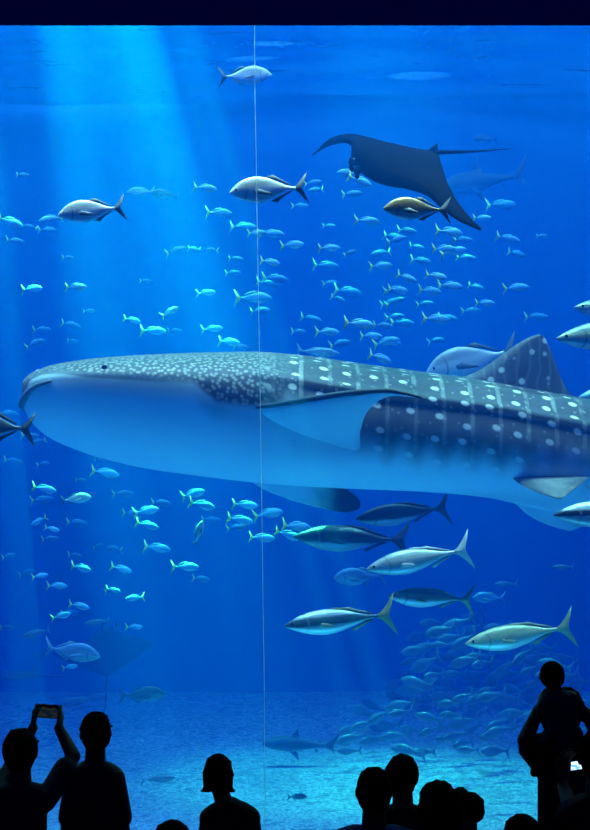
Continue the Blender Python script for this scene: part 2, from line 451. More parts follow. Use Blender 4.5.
    link('edge_band', tube('edge_band', catmull([q - base for q in (Q(232, 408.5, 12.34), Q(270, 405.5, 12.1), Q(310, 399, 11.85), Q(350, 393, 11.6), Q(385, 390.5, 11.42), Q(402, 392.5, 11.36), Q(421, 397.3, 11.32))], 6), [.012 + .012 * math.sin(math.pi * min(1, i / 30)) for i in range(37)], 8), darkedge, pf)
    fin('pectoral_fin', [Q(232, 440, 13.62), Q(250, 480, 13.85), Q(285, 498, 14.0), Q(325, 509, 14.15), Q(345, 512.5, 14.2), Q(357, 509.5, 14.25)],
        [Q(330, 440, 13.60), Q(340, 470, 13.8), Q(345, 487, 13.98), Q(355, 495, 14.1), Q(360, 501, 14.2), Q(360, 507, 14.25)], [.10, .10, .08, .06, .03, .012], tipm)
    fin('pelvic_fin', [Q(508, 474, 12.52), Q(520, 484, 12.4), Q(538, 492.5, 12.25), Q(556, 498.5, 12.15)],
        [Q(590, 472, 12.56), Q(588, 478, 12.42), Q(578, 486.5, 12.27), Q(562, 498.5, 12.15)], [.06, .05, .04, .012], olive)
    fin('pelvic_fin', [Q(512, 500, 13.35), Q(528, 515, 13.45), Q(548, 525, 13.55), Q(566, 530, 13.6)],
        [Q(594, 500, 13.35), Q(594, 514, 13.45), Q(586, 524, 13.55), Q(572, 530.5, 13.6)], [.06, .05, .04, .012], pairm)
    yb = lambda px: D + max(0, px - 560) ** 2 * 2.2e-6
    fin('second_dorsal_fin', [Q(752, 442, yb(752)), Q(772, 432, yb(772)), Q(790, 424, yb(790))], [Q(815, 455, yb(815)), Q(806, 441, yb(806)), Q(800, 425, yb(800))], [.07, .05, .015], finm)
    fin('anal_fin', [Q(770, 515, yb(770)), Q(790, 526, yb(790)), Q(808, 533, yb(808))], [Q(830, 512, yb(830)), Q(822, 522, yb(822)), Q(815, 533, yb(815))], [.06, .045, .015], finm)
    d9 = yb(950)
    fin('tail_fin', [Q(1075, 372, d9 + .35), Q(1035, 400, d9 + .25), Q(985, 447, d9 + .1), Q(925, 488, d9), Q(928, 505, d9), Q(968, 540, d9 + .1), Q(1010, 575, d9 + .2)],
        [Q(1080, 374, d9 + .35), Q(1062, 414, d9 + .25), Q(1030, 455, d9 + .1), Q(1000, 490, d9), Q(998, 505, d9), Q(1008, 540, d9 + .1), Q(1014, 577, d9 + .2)], [.02, .05, .08, .12, .12, .07, .02], finm)
    eye = plain('dark_wet_eye', (.01, .01, .012), .15)
    for sgn in (-1, 1):
        px, py = 105.5, 368.0; dd = D - .72
        x = (px - 295) * dd / F; pq = 295 + x / K
        top, bot, hw, lv = (interp(X, [q_[k] for q_ in st], pq) for k in (1, 2, 3, 4))
        zz = CZ - (py - 415) * dd / F; zt = CZ - (top - 415) * K; h = (bot - top) * K; zm = zt - lv * h
        c_ = min(.999, max(0, (zz - zm) / (zt - zm))) ** (1 / .92); s_ = math.sqrt(max(0, 1 - c_ * c_))
        e = link('eye', sphere('eye', .026, 14, 10, (1, .6, 1)), eye, root)
        e.location = Vector((x, D + sgn * (hw * s_ ** .86 + .004), zz)) - base
    # lips: the band around the wide mouth, and the small barbel at its corner
    lipm = plain('grey_lip_skin', (.10, .12, .12), .5)
    pts = [Vector(((px - 295) * K, D - sgn * y, CZ - (py - 415) * K)) - base for px, py, y, sgn in
           [(66, 383, .80, 1), (50, 388, .735, 1), (40, 396, .645, 1), (33.5, 403, .5, 1), (29.6, 406, .27, 1), (28.2, 407, 0, 1), (29.6, 406, .27, -1), (33.5, 403, .5, -1), (40, 396, .645, -1), (50, 388, .735, -1), (66, 383, .80, -1)]]
    link('lip', tube('lip', catmull(pts, 5), [.012 + .03 * math.sin(math.pi * i / 50) for i in range(51)], 10), lipm, root)
    pale = plain('pale_nostril_skin', (.62, .66, .62), .5)
    for sgn in (-1, 1):
        e = link('nostril', sphere('nostril', .026, 12, 8, (1.1, .9, 1)), pale, root)
        e.location = Vector(((38.5 - 295) * (D - .42) / F, D + sgn * .42, CZ - (372.5 - 415) * (D - .42) / F)) - base

def tube(name, pts, rad, n=8):
    rs = []; up = Vector((0, 0, 1))
    for i, p in enumerate(pts):
        d = (pts[min(i + 1, len(pts) - 1)] - pts[max(i - 1, 0)]).normalized()
        a = d.cross(up)
        if a.length < 1e-4: a = d.cross(Vector((0, 1, 0)))
        a.normalize(); b = a.cross(d); r = rad[i] if isinstance(rad, (list, tuple)) else rad
        rs.append([p + a * r * math.cos(2 * math.pi * k / n) + b * r * math.sin(2 * math.pi * k / n) for k in range(n)])
    v, f = rings(name, rs); return mesh_from(name, v, f)
build_shark()
# ------------------------------------------------------------------ fish
def fish_skin(name, back, flank, belly, lo=.35, hi=.62, blend=.12, line=None, rough=.38, metal=.25, mottled=.12, gill=True):
    t = NT(name); g = t.n('ShaderNodeTexCoord').outputs['Generated']
    s = t.n('ShaderNodeSeparateXYZ'); t.l(g, s.inputs[0]); x, z = s.outputs[0], s.outputs[2]
    nz = t.noise(g, 9, 4, .6)
    zz = t.math('MULTIPLY_ADD', nz, mottled, t.math('SUBTRACT', z, mottled * .5))
    c = t.mix(t.smooth(zz, lo - blend, lo + blend), belly, flank)
    c = t.mix(t.smooth(zz, hi - blend, hi + blend), c, back)
    if line is not None:                                    # a coloured stripe along the flank
        d = t.math('ABSOLUTE', t.math('SUBTRACT', z, line[0]))
        c = t.mix(t.math('MULTIPLY', t.smooth(d, line[1], line[1] * .3), .8), c, line[2])
    if gill:                                                # dark curved edge of the gill cover
        cv = t.math('POWER', t.math('ABSOLUTE', t.math('SUBTRACT', z, .5)), 2.0)
        d = t.math('ABSOLUTE', t.math('SUBTRACT', x, t.math('MULTIPLY_ADD', cv, .35, .735)))
        c = t.mix(t.math('MULTIPLY', t.smooth(d, .02, .006), .55), c, (back[0] * .6, back[1] * .6, back[2] * .6, 1))
    t.bsdf(c, rough, metal, .5, t.bump(t.noise(g, 60, 2), .08, .01)); return t.m

def body_mesh(name, top, bot, wid, length=.84, n=30, m=18, bend=0.0):
    """a fish's trunk, nose at x = +.5, from (t, value) profiles"""
    rs = []
    for i in range(n + 1):
        t = (i / n) ** 1.25
        if t < .003: t = .003
        zt = interp([p[0] for p in top], [p[1] for p in top], t); zb = interp([p[0] for p in bot], [p[1] for p in bot], t)
        w = interp([p[0] for p in wid], [p[1] for p in wid], t); zc = (zt + zb) / 2; h = (zt - zb) / 2
        x = .5 - length * t; yb = bend * max(0, t - .35) ** 2
        rs.append([Vector((x, yb + w * math.copysign(abs(math.sin(a)) ** 1.1, math.sin(a)), zc + h * math.cos(a))) for a in [2 * math.pi * k / m for k in range(m)]])
    v, f = rings(name, rs); return v, f

def fin_poly(name, pts, thick=.006, y=0.0, splay=None, bend=0.0):
    """a thin solid fin from its outline in the x-z plane"""
    n = len(pts); v = []
    c = Vector((sum(p[0] for p in pts) / n, 0, sum(p[1] for p in pts) / n))
    def P(x, z, yy):
        b = bend * max(0, (.5 - x) / .84 - .35) ** 2
        q = Vector((x, yy + b, z))
        if splay: q = Vector((x, y + yy + (splay[1]) * abs(x - splay[0]), z))
        return q
    for sgn in (1, -1):
        for p in pts: v.append(P(p[0], p[1], sgn * thick * .25))
        v.append(P(c.x, c.z, sgn * thick))
    f = []
    for i in range(n):
        j = (i + 1) % n
        f += [(i, j, n), (n + 1 + j, n + 1 + i, 2 * n + 1), (i, n + 1 + i, n + 1 + j, j)]
    return v, f

TAIL_FORK = [(-.325, .022), (-.37, .05), (-.43, .115), (-.50, .175), (-.465, .09), (-.425, .02), (-.42, 0), (-.425, -.02), (-.465, -.09), (-.50, -.175), (-.43, -.115), (-.37, -.05), (-.325, -.022)]
KINDS = {}
EYE = plain('fish_eye_black', (.008, .008, .01), .2)
def fish_kind(key, name, top, bot, wid, skin, finmat, tail=TAIL_FORK, fins=(), eye=(.40, .02, .016), eye_y=.03, detail=True, tailmat=None, n=30, m=18, pect=None, bend=0.0, thick=.006):
    KINDS[key] = dict(name=name, top=top, bot=bot, wid=wid, skin=skin, fin=finmat, tail=tail, fins=fins, eye=eye, eye_y=eye_y, detail=detail, tailmat=tailmat or finmat, n=n, m=m, pect=pect, bend=bend, thick=thick, tall=1.16 if name == 'trevally' else 1.22 if name == 'fusilier' else 1.04, proto=None)

def make_fish(key):
    k = KINDS[key]; root = empty(k['name'])
    v, f = body_mesh('body', k['top'], k['bot'], k['wid'], n=k['n'], m=k['m'], bend=k['bend'])
    link('body', mesh_from('body', v, f), k['skin'], root)
    v, f = fin_poly('tail_fin', k['tail'], k['thick'], bend=k['bend']); link('tail_fin', mesh_from('tail_fin', v, f), k['tailmat'], root)
    for nm, pts in k['fins']:
        v, f = fin_poly(nm, pts, k['thick'], bend=k['bend']); link(nm, mesh_from(nm, v, f), k['fin'], root)
    if k['pect']:
        for sgn in (1, -1):
            v, f = fin_poly('pectoral_fin', k['pect'][0], .005, sgn * k['pect'][1], (k['pect'][0][0][0], sgn * .25))
            link('pectoral_fin', mesh_from('pectoral_fin', v, f), k['fin'], root)
    if k['detail']:
        ex, ez, er = k['eye']
        for sgn in (1, -1):
            e = link('eye', sphere('eye', er, 10, 8, (1, .5, 1)), EYE, root); e.location = (ex, sgn * k['eye_y'], ez)
    return root

def place(o, px, py, lpx, d, head, pitch=0.0, yaw=0.0, roll=0.0, tall=1.0):
    s = lpx * d / F / max(.25, math.cos(math.radians(yaw)))
    z = math.radians(yaw + (180 if head == 'L' else 0))
    m = Matrix.Rotation(z, 4, 'Z') @ Matrix.Rotation(math.radians(-pitch), 4, 'Y') @ Matrix.Rotation(math.radians(roll), 4, 'X')
    o.rotation_euler = m.to_euler(); o.location = W(px, py, d); o.scale = (s, s, s * tall)

def fish(key, label, cat, px, py, lpx, d, head, pitch=0.0, yaw=0.0, group=None, roll=0.0, tall=None):
    k = KINDS[key]
    if k['proto'] is None: o = k['proto'] = make_fish(key)
    else: o = copy_tree(k['proto'])
    for q in ('group',):
        if q in o: del o[q]
    tag(o, label, cat, group); place(o, px, py, lpx, d, head, pitch, yaw, roll, tall or k['tall']); return o

# profiles
TRE_T = [(0, .004), (.04, .040), (.12, .092), (.25, .138), (.40, .158), (.55, .140), (.70, .095), (.84, .045), (.93, .022), (1, .022)]
TRE_B = [(0, -.006), (.04, -.030), (.12, -.066), (.25, -.104), (.42, -.130), (.56, -.118), (.70, -.080), (.84, -.036), (.93, -.020), (1, -.022)]
TRE_W = [(0, .006), (.05, .026), (.15, .048), (.35, .062), (.6, .046), (.85, .018), (1, .010)]
TRE_F = [('dorsal_fin', [(.03, .150), (-.03, .158), (-.07, .160), (-.11, .134), (-.20, .088), (-.28, .046), (-.28, .03), (-.10, .10), (.03, .13)]),
         ('anal_fin', [(-.02, -.120), (-.07, -.138), (-.10, -.144), (-.14, -.108), (-.22, -.068), (-.29, -.034), (-.28, -.02), (-.10, -.085)]),
         ('pelvic_fin', [(.16, -.112), (.10, -.135), (.07, -.136), (.09, -.112)])]
TRE_P = ([(.20, -.005), (.13, .012), (.0, -.035), (-.05, -.065), (.06, -.058), (.18, -.04)], .058)
MAC_T = [(0, .002), (.05, .026), (.15, .062), (.30, .096), (.45, .106), (.62, .088), (.78, .050), (.90, .022), (1, .014)]
MAC_B = [(0, -.006), (.05, -.028), (.15, -.064), (.30, -.100), (.45, -.112), (.62, -.090), (.78, -.048), (.90, -.020), (1, -.014)]
MAC_W = [(0, .004), (.06, .026), (.2, .056), (.4, .070), (.65, .050), (.88, .018), (1, .009)]
MAC_TAIL = [(-.325, .014), (-.37, .035), (-.42, .085), (-.47, .15), (-.50, .185), (-.475, .10), (-.445, .03), (-.44, 0), (-.445, -.03), (-.475, -.10), (-.50, -.185), (-.47, -.15), (-.42, -.085), (-.37, -.035), (-.325, -.014)]
MAC_F = [('dorsal_fin', [(.10, .098), (.06, .110), (.02, .110), (-.05, .100), (-.09, .104), (-.13, .086), (-.22, .056), (-.30, .028), (-.28, .016), (-.05, .08)]),
         ('anal_fin', [(-.09, -.090), (-.13, -.104), (-.17, -.078), (-.24, -.050), (-.30, -.026), (-.26, -.012)])]
MAC_P = ([(.20, -.012), (.15, .0), (.07, -.022), (.04, -.04), (.10, -.045), (.18, -.035)], .06)
FUS_T = [(0, .004), (.06, .045), (.18, .092), (.36, .128), (.55, .112), (.75, .062), (.92, .026), (1, .024)]
FUS_B = [(0, -.006), (.06, -.042), (.18, -.088), (.36, -.122), (.55, -.105), (.75, -.056), (.92, -.024), (1, -.022)]
FUS_W = [(0, .006), (.1, .04), (.35, .07), (.65, .05), (.9, .018), (1, .010)]
FUS_TAIL = [(-.32, .024), (-.38, .07), (-.50, .20), (-.46, .08), (-.42, .0), (-.46, -.08), (-.50, -.20), (-.38, -.07), (-.32, -.024)]

m_silver = fish_skin('silver_trevally_skin', (.40, .38, .32, 1), (.84, .80, .72, 1), (.78, .80, .80, 1))
m_silfin = plain('dusky_fin', (.09, .10, .10), .5)
m_olive = fish_skin('olive_gold_skin', (.24, .14, .035, 1), (.36, .22, .06, 1), (.55, .62, .60, 1), lo=.36, hi=.62, blend=.08)
m_pale = fish_skin('pale_green_silver_skin', (.42, .50, .36, 1), (.62, .68, .54, 1), (.74, .78, .70, 1))
m_blue = fish_skin('blue_silver_skin', (.14, .30, .42, 1), (.34, .50, .58, 1), (.55, .66, .70, 1))
m_dark = fish_skin('dark_olive_skin', (.05, .07, .05, 1), (.08, .10, .08, 1), (.35, .40, .36, 1), lo=.22, hi=.6)
m_bluefin = plain('blue_grey_fin', (.22, .36, .42), .5)
m_navy = fish_skin('dark_backed_mackerel_skin', (.012, .020, .022, 1), (.018, .030, .032, 1), (.28, .36, .40, 1), lo=.30, hi=.60, blend=.10)
m_teal = fish_skin('olive_backed_mackerel_skin', (.34, .42, .24, 1), (.022, .040, .036, 1), (.34, .46, .50, 1), lo=.34, hi=.80, blend=.07)
m_cream = fish_skin('cream_silver_mackerel_skin', (.46, .52, .36, 1), (.66, .66, .50, 1), (.42, .56, .58, 1), lo=.40, hi=.76)
m_greenback = fish_skin('green_backed_mackerel_skin', (.10, .17, .13, 1), (.22, .30, .22, 1), (.50, .60, .58, 1), lo=.40, hi=.70, line=(.62, .06, (.34, .36, .16, 1)))
m_bright = fish_skin('bright_blue_silver_mackerel_skin', (.55, .66, .60, 1), (.07, .16, .17, 1), (.46, .60, .62, 1), lo=.40, hi=.74, blend=.08)
m_yellow = fish_skin('yellow_green_mackerel_skin', (.40, .48, .20, 1), (.55, .62, .30, 1), (.55, .66, .55, 1), lo=.42, hi=.72)
m_banded = fish_skin('black_striped_tuna_skin', (.42, .48, .42, 1), (.015, .022, .02, 1), (.50, .56, .52, 1), lo=.46, hi=.68, blend=.05)
m_darkfin = plain('near_black_fin', (.02, .03, .032), .5); m_olivefin = plain('olive_yellow_fin', (.30, .34, .14), .5)
m_creamfin = plain('cream_fin', (.62, .64, .48), .5)
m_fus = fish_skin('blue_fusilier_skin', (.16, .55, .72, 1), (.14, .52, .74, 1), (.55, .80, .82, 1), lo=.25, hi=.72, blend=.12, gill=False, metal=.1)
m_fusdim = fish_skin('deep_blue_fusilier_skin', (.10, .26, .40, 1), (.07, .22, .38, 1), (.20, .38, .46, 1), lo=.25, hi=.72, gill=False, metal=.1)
m_fustail = plain('yellow_tail_fin', (.85, .92, .10), .5)
m_shoal = fish_skin('grey_shoal_fish_skin', (.16, .20, .21, 1), (.21, .26, .27, 1), (.27, .31, .31, 1), gill=False, metal=.1)
m_slate = fish_skin('slate_grey_shark_skin', (.05, .065, .07, 1), (.07, .085, .09, 1), (.30, .34, .34, 1), lo=.25, hi=.6, gill=False, metal=0, rough=.6)

for key, skin, fm in (('silver', m_silver, m_silfin), ('olive', m_olive, m_silfin), ('paletrev', m_pale, m_silfin), ('bluetrev', m_blue, m_bluefin), ('darktrev', m_dark, m_darkfin)):
    fish_kind(key, 'trevally', TRE_T, TRE_B, TRE_W, skin, fm, fins=TRE_F, eye=(.415, .022, .014), eye_y=.036, pect=TRE_P)
for key, skin, fm in (('navy', m_navy, m_darkfin), ('teal', m_teal, m_darkfin), ('cream', m_cream, m_creamfin), ('greenback', m_greenback, m_olivefin),
                      ('bright', m_bright, m_olivefin), ('yellow', m_yellow, m_olivefin), ('banded', m_banded, m_darkfin), ('bluemac', m_blue, m_bluefin), ('slim', m_shoal, m_bluefin)):
    fish_kind(key, 'mackerel', MAC_T, MAC_B, MAC_W, skin, fm, tail=MAC_TAIL, fins=MAC_F, eye=(.425, .012, .012), eye_y=.034, pect=MAC_P)
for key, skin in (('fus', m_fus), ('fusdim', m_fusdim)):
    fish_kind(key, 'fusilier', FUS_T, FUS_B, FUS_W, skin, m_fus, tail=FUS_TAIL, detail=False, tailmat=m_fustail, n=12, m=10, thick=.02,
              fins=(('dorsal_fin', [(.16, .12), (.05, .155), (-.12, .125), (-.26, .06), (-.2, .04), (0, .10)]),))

def build_big_fish():
    T, M = 'trevally', 'mackerel'
    fish('silver', 'pale trevally with a dark tail swimming right just below the water surface', T, 245, 76, 54, 13.6, 'R', 4, 8)
    fish('silver', 'silver trevally swimming left in the bright sunbeam, above the whale shark snout', T, 92, 211, 68, 11.4, 'L', -7)
    fish('silver', 'largest silver trevally swimming left beside the thin white line', T, 269, 190, 79, 11.2, 'L', -4)
    fish('olive', 'trevally with golden brown back and white belly below the manta ray', T, 417, 209.5, 68, 11.0, 'L', 1)
    fish('darktrev', 'dark olive round trevally in the sunbeam between two silver trevallies', T, 165, 195, 27, 17, 'L', 8, 15)
    fish('bluetrev', 'blurred blue trevally close to the dark olive trevally in the sunbeam', T, 141, 192, 28, 17.5, 'L', -4, 10)
    fish('bluetrev', 'pale blue trevally swimming right above the heads of the two leftmost people', T, 72, 652, 58, 15, 'R', -10)
    fish('darktrev', 'dark trevally with a pale belly swimming right just above the sand', T, 142, 695, 48, 16, 'R', 2)
    fish('silver', 'silver trevally partly hidden behind the whale shark dorsal fin', T, 473, 361, 96, 14.3, 'L', -14)
    fish('bluetrev', 'dim round trevally behind the cream mackerel', T, 360, 577, 54, 16.5, 'L', -4)
    fish('paletrev', 'pale green trevally below the whale shark jaw among blue fusiliers', T, 76, 499, 31, 14.5, 'R', 6, 10)
    fish('paletrev', 'pale trevally turning steeply upwards below the whale shark belly', T, 199, 533, 24, 14, 'R', 72, 20)
    fish('bluetrev', 'faint trevally far off behind the tail of the green backed mackerel', T, 489, 598, 33, 19, 'L', 0)
    fish('darktrev', 'dark green trevally cut off by the photo edge in front of the whale shark mouth', T, -8, 427, 88, 11.6, 'L', 3)
    fish('darktrev', 'small dark trevally above the sand near the lone child', T, 297, 797, 20, 15.2, 'R', 0)
    fish('darktrev', 'tiny dark trevally far behind the manta ray tail', T, 486, 139, 24, 22, 'L', 0)
    fish('navy', 'dark mackerel topmost of the group below the whale shark belly', M, 403, 513, 97, 13.8, 'L', -7)
    fish('teal', 'olive backed mackerel with a black flank directly below the topmost dark mackerel', M, 352, 538.5, 118, 14.1, 'L', 2)
    fish('cream', 'cream silver mackerel with a tall tail swimming left', M, 419, 559, 108, 11.9, 'L', -11)
    fish('greenback', 'green backed mackerel with olive tail below the cream one', M, 431, 598, 88, 12.7, 'L', 3)
    fish('bright', 'bright blue silver mackerel lowest at the left of the mackerel group', M, 340, 620, 113, 11.8, 'L', -6)
    fish('yellow', 'yellow green mackerel over the grey shoal above the held up child', M, 520, 635, 112, 12.2, 'L', -9)
    fish('greenback', 'silver green mackerel cut off by the photo edge behind the whale shark dorsal fin', M, 621, 334, 130, 12.2, 'L', -4)
    fish('greenback', 'small mackerel head poking in at the photo edge above the dorsal fin', M, 628, 309, 108, 13.0, 'L', 2)
    fish('banded', 'black striped tuna cut off by the photo edge below the pelvic fin', 'tuna', 613, 513, 120, 11.8, 'L', -2)['label']
    fish('bright', 'mackerel rising behind the whale shark back at the photo edge', M, 622, 392, 102, 14.2, 'L', -12)
    fish('bluemac', 'bright blue mackerel just above the whale shark back over the pectoral fin', M, 318, 352, 44, 15, 'R', -4)
    fish('slim', 'slender pale mackerel above the pale blue trevally', M, 97, 622, 27, 17, 'L', -8)
    fish('slim', 'slender faint mackerel near the left edge above the dim ray', M, 36, 633, 30, 17.5, 'L', -14)
    fish('slim', 'pale slim mackerel low over the sand behind the raised phone', M, 68, 703, 42, 19, 'R', 10)
    fish('slim', 'pale slim mackerel close to the sand between the tall man and the lone child', M, 158, 779, 36, 15.2, 'R', 4)
    fish('slim', 'faint mackerel far behind at the right above the yellow green mackerel', M, 563, 567, 22, 19, 'L', 0)
    fish('slim', 'faint mackerel far behind beside the green backed mackerel tail', M, 506, 584, 24, 20, 'L', 0)
build_big_fish()

A_ = 'small blue fusilier with a yellow tail in the loose shoal above the whale shark'
AD = 'faint small deep blue fusilier far off in the water above the whale shark'
B_ = 'small blue fusilier with a yellow tail in the loose shoal below the whale shark'
BD = 'faint small deep blue fusilier far off in the water below the whale shark'
above = [ # px, py, length, head, near
 (10,222,26,'R',1),(51,219,22,'L',1),(47,230,17,'R',0),(15,241,16,'R',0),(30,227,14,'L',0),(68,258,12,'R',0),(32,289,20,'R',1),(76,287,20,'R',1),
 (89,311,11,'R',0),(132,320,16,'R',1),(170,312,18,'R',1),(153,331,24,'R',1),(175,331,14,'R',0),(146,281,12,'R',0),(73,341,10,'R',0),(42,330,18,'R',0),
 (71,325,18,'R',0),(35,344,20,'R',0),(176,251,20,'R',0),(194,249,12,'L',0),(23,175,12,'R',0),(205,188,22,'R',1),(219,213,24,'R',1),(195,250,13,'R',0),
 (212,250,12,'L',0),(243,227,24,'R',0),(257,233,18,'R',1),(271,234,24,'R',1),(292,245,22,'R',1),(270,262,18,'R',1),(275,279,24,'R',0),(268,283,22,'R',0),
 (206,293,18,'R',1),(253,298,34,'R',1),(260,311,18,'R',0),(236,259,14,'R',0),(233,273,14,'R',0),(212,329,20,'R',1),(229,342,20,'R',1),(241,347,14,'R',0),
 (329,226,12,'R',0),(367,221,24,'R',1),(329,248,20,'R',1),(326,266,24,'R',0),(348,292,26,'R',0),(338,299,14,'R',0),(381,266,22,'R',1),(381,253,18,'L',0),
 (394,237,20,'R',0),(394,290,20,'R',0),(391,303,20,'R',0),(311,319,20,'R',0),(327,332,22,'R',1),(359,324,28,'R',1),(371,336,20,'R',1),(386,342,24,'R',1),
 (383,326,18,'R',0),(340,344,20,'R',0),(380,358,22,'R',1),(395,317,18,'R',0),(360,181,24,'R',1),(348,173,20,'L',1),(352,194,18,'R',0),(313,183,16,'R',0),
 (316,190,14,'L',0),(300,206,16,'R',0),(350,253,12,'R',0),(501,205,28,'R',0),(482,218,16,'R',1),(449,232,26,'R',1),(463,240,18,'R',0),(444,249,22,'R',1),
 (453,252,24,'R',1),(466,258,18,'R',0),(508,239,22,'R',0),(542,236,10,'R',0),(517,254,18,'R',0),(407,231,18,'R',0),(397,240,18,'R',0),(421,261,20,'R',0),
 (407,278,20,'R',1),(436,276,20,'R',1),(430,291,22,'R',1),(450,286,24,'R',1),(476,287,14,'R',0),(485,303,18,'R',1),(516,288,24,'R',1),(398,290,20,'R',1),
 (395,302,18,'R',0),(436,319,26,'R',1),(471,311,18,'R',0),(402,323,22,'R',0),(536,317,20,'R',0),(392,343,16,'R',1),(436,341,16,'R',0),(448,318,18,'R',0),
 (330,283,14,'R',0),(417,247,14,'R',0),(425,304,16,'R',0),(299,332,14,'R',0)]
below = [(13,461,17,'R',0),(43,464,12,'R',0),(105,473,26,'R',1),(100,461,12,'R',0),(81,480,10,'R',0),(44,489,24,'R',1),(42,500,20,'R',0),(123,494,20,'R',0),
 (39,521,16,'L',1),(52,529,14,'R',1),(50,539,16,'R',0),(77,523,20,'R',0),(98,546,10,'R',0),(114,549,16,'L',0),(75,556,14,'R',0),(81,568,20,'R',1),
 (121,569,20,'R',1),(9,556,12,'R',0),(27,573,16,'R',0),(40,576,14,'R',1),(57,586,18,'R',1),(113,590,14,'R',1),(135,598,18,'L',1),(79,606,20,'R',1),
 (61,616,18,'R',1),(146,511,24,'R',1),(133,514,20,'R',0),(147,525,22,'R',1),(193,494,23,'R',1),(202,505,25,'R',1),(161,503,18,'R',0),(245,505,24,'R',1),
 (240,520,24,'R',1),(268,514,28,'R',1),(262,538,24,'R',1),(157,548,24,'R',1),(185,567,26,'R',1),(201,579,16,'R',0),(211,520,18,'R',0),(236,528,18,'R',0),
 (288,535,26,'R',1),(297,527,28,'R',1),(112,591,14,'R',0),(134,627,16,'R',1),(70,667,14,'R',1),(7,628,14,'R',0),(70,613,16,'R',0),(30,436,16,'R',0),(38,442,16,'L',0),(8,414,18,'R',0)]
def build_fusiliers():
    rnd = random.Random(11); used = []
    for lst, la, lb, g in ((above, A_, AD, 'blue fusiliers above the whale shark'), (below, B_, BD, 'blue fusiliers below the whale shark')):
        for px, py, lp, hd, near in lst:
            for k in range(40):
                d = rnd.uniform(13.95, 15.2) if near else rnd.uniform(17.5, 20.5); q_ = W(px, py, d)
                if all((q_ - u_).length > .42 for u_ in used): break
            used.append(q_)
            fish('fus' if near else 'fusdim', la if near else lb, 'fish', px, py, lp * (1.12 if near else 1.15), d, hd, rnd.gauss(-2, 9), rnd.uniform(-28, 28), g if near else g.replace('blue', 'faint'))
build_fusiliers()

def build_shoal():
    """the dense grey shoal low at the right"""
    v1, f1 = body_mesh('shoal_fish', FUS_T, FUS_B, FUS_W, n=10, m=8); v2, f2 = fin_poly('tail', FUS_TAIL, .02)
    me = mesh_from('shoal_fish', v1 + v2, f1 + [tuple(i + len(v1) for i in q) for q in f2]); me.materials.append(m_shoal)
    poly = [(432, 622), (470, 612), (540, 640), (572, 660), (590, 700), (596, 752), (500, 762), (400, 752), (338, 752), (345, 725), (385, 700), (405, 668), (412, 640)]
    def inside(x, y):
        r = False; n = len(poly)
        for i in range(n):
            (x1, y1), (x2, y2) = poly[i], poly[(i + 1) % n]
            if (y1 > y) != (y2 > y) and x < (x2 - x1) * (y - y1) / (y2 - y1) + x1: r = not r
        return r
    rnd = random.Random(5); pts = []; tries = 0
    while len(pts) < 165 and tries < 20000:
        tries += 1
        x, y = rnd.uniform(335, 598), rnd.uniform(608, 764)
        if not inside(x, y): continue
        if any(abs(x - a) < 11 and abs(y - b) < 5.5 for a, b in pts): continue
        pts.append((x, y))
    used = []
    for x, y in pts:
        lp = rnd.uniform(22, 36); best = None
        for k in range(140):
            d = min(rnd.uniform(18.2, 23.2), 4.25 * F / max(1, y - 415) - .1); p = W(x, y, d)
            gap = min([(abs((p - q).x) / .8 + abs((p - q).y) / .6 + abs((p - q).z) / .3) for q in used] or [9])
            if best is None or gap > best[0]: best = (gap, d, p)
            if gap > 1.6: break
        if best[0] < 1.05: continue
        used.append(best[2]); d = best[1]
        o = bpy.data.objects.new('shoal_fish', me); COL.objects.link(o)
        tag(o, 'grey fish in the dense shoal over the sand at the lower right', 'fish', 'dense shoal of grey fish over the sand')
        place(o, x, y, lp, d, 'L', rnd.gauss(-9, 11), rnd.uniform(-35, 35), 0, 1.3)
build_shoal()

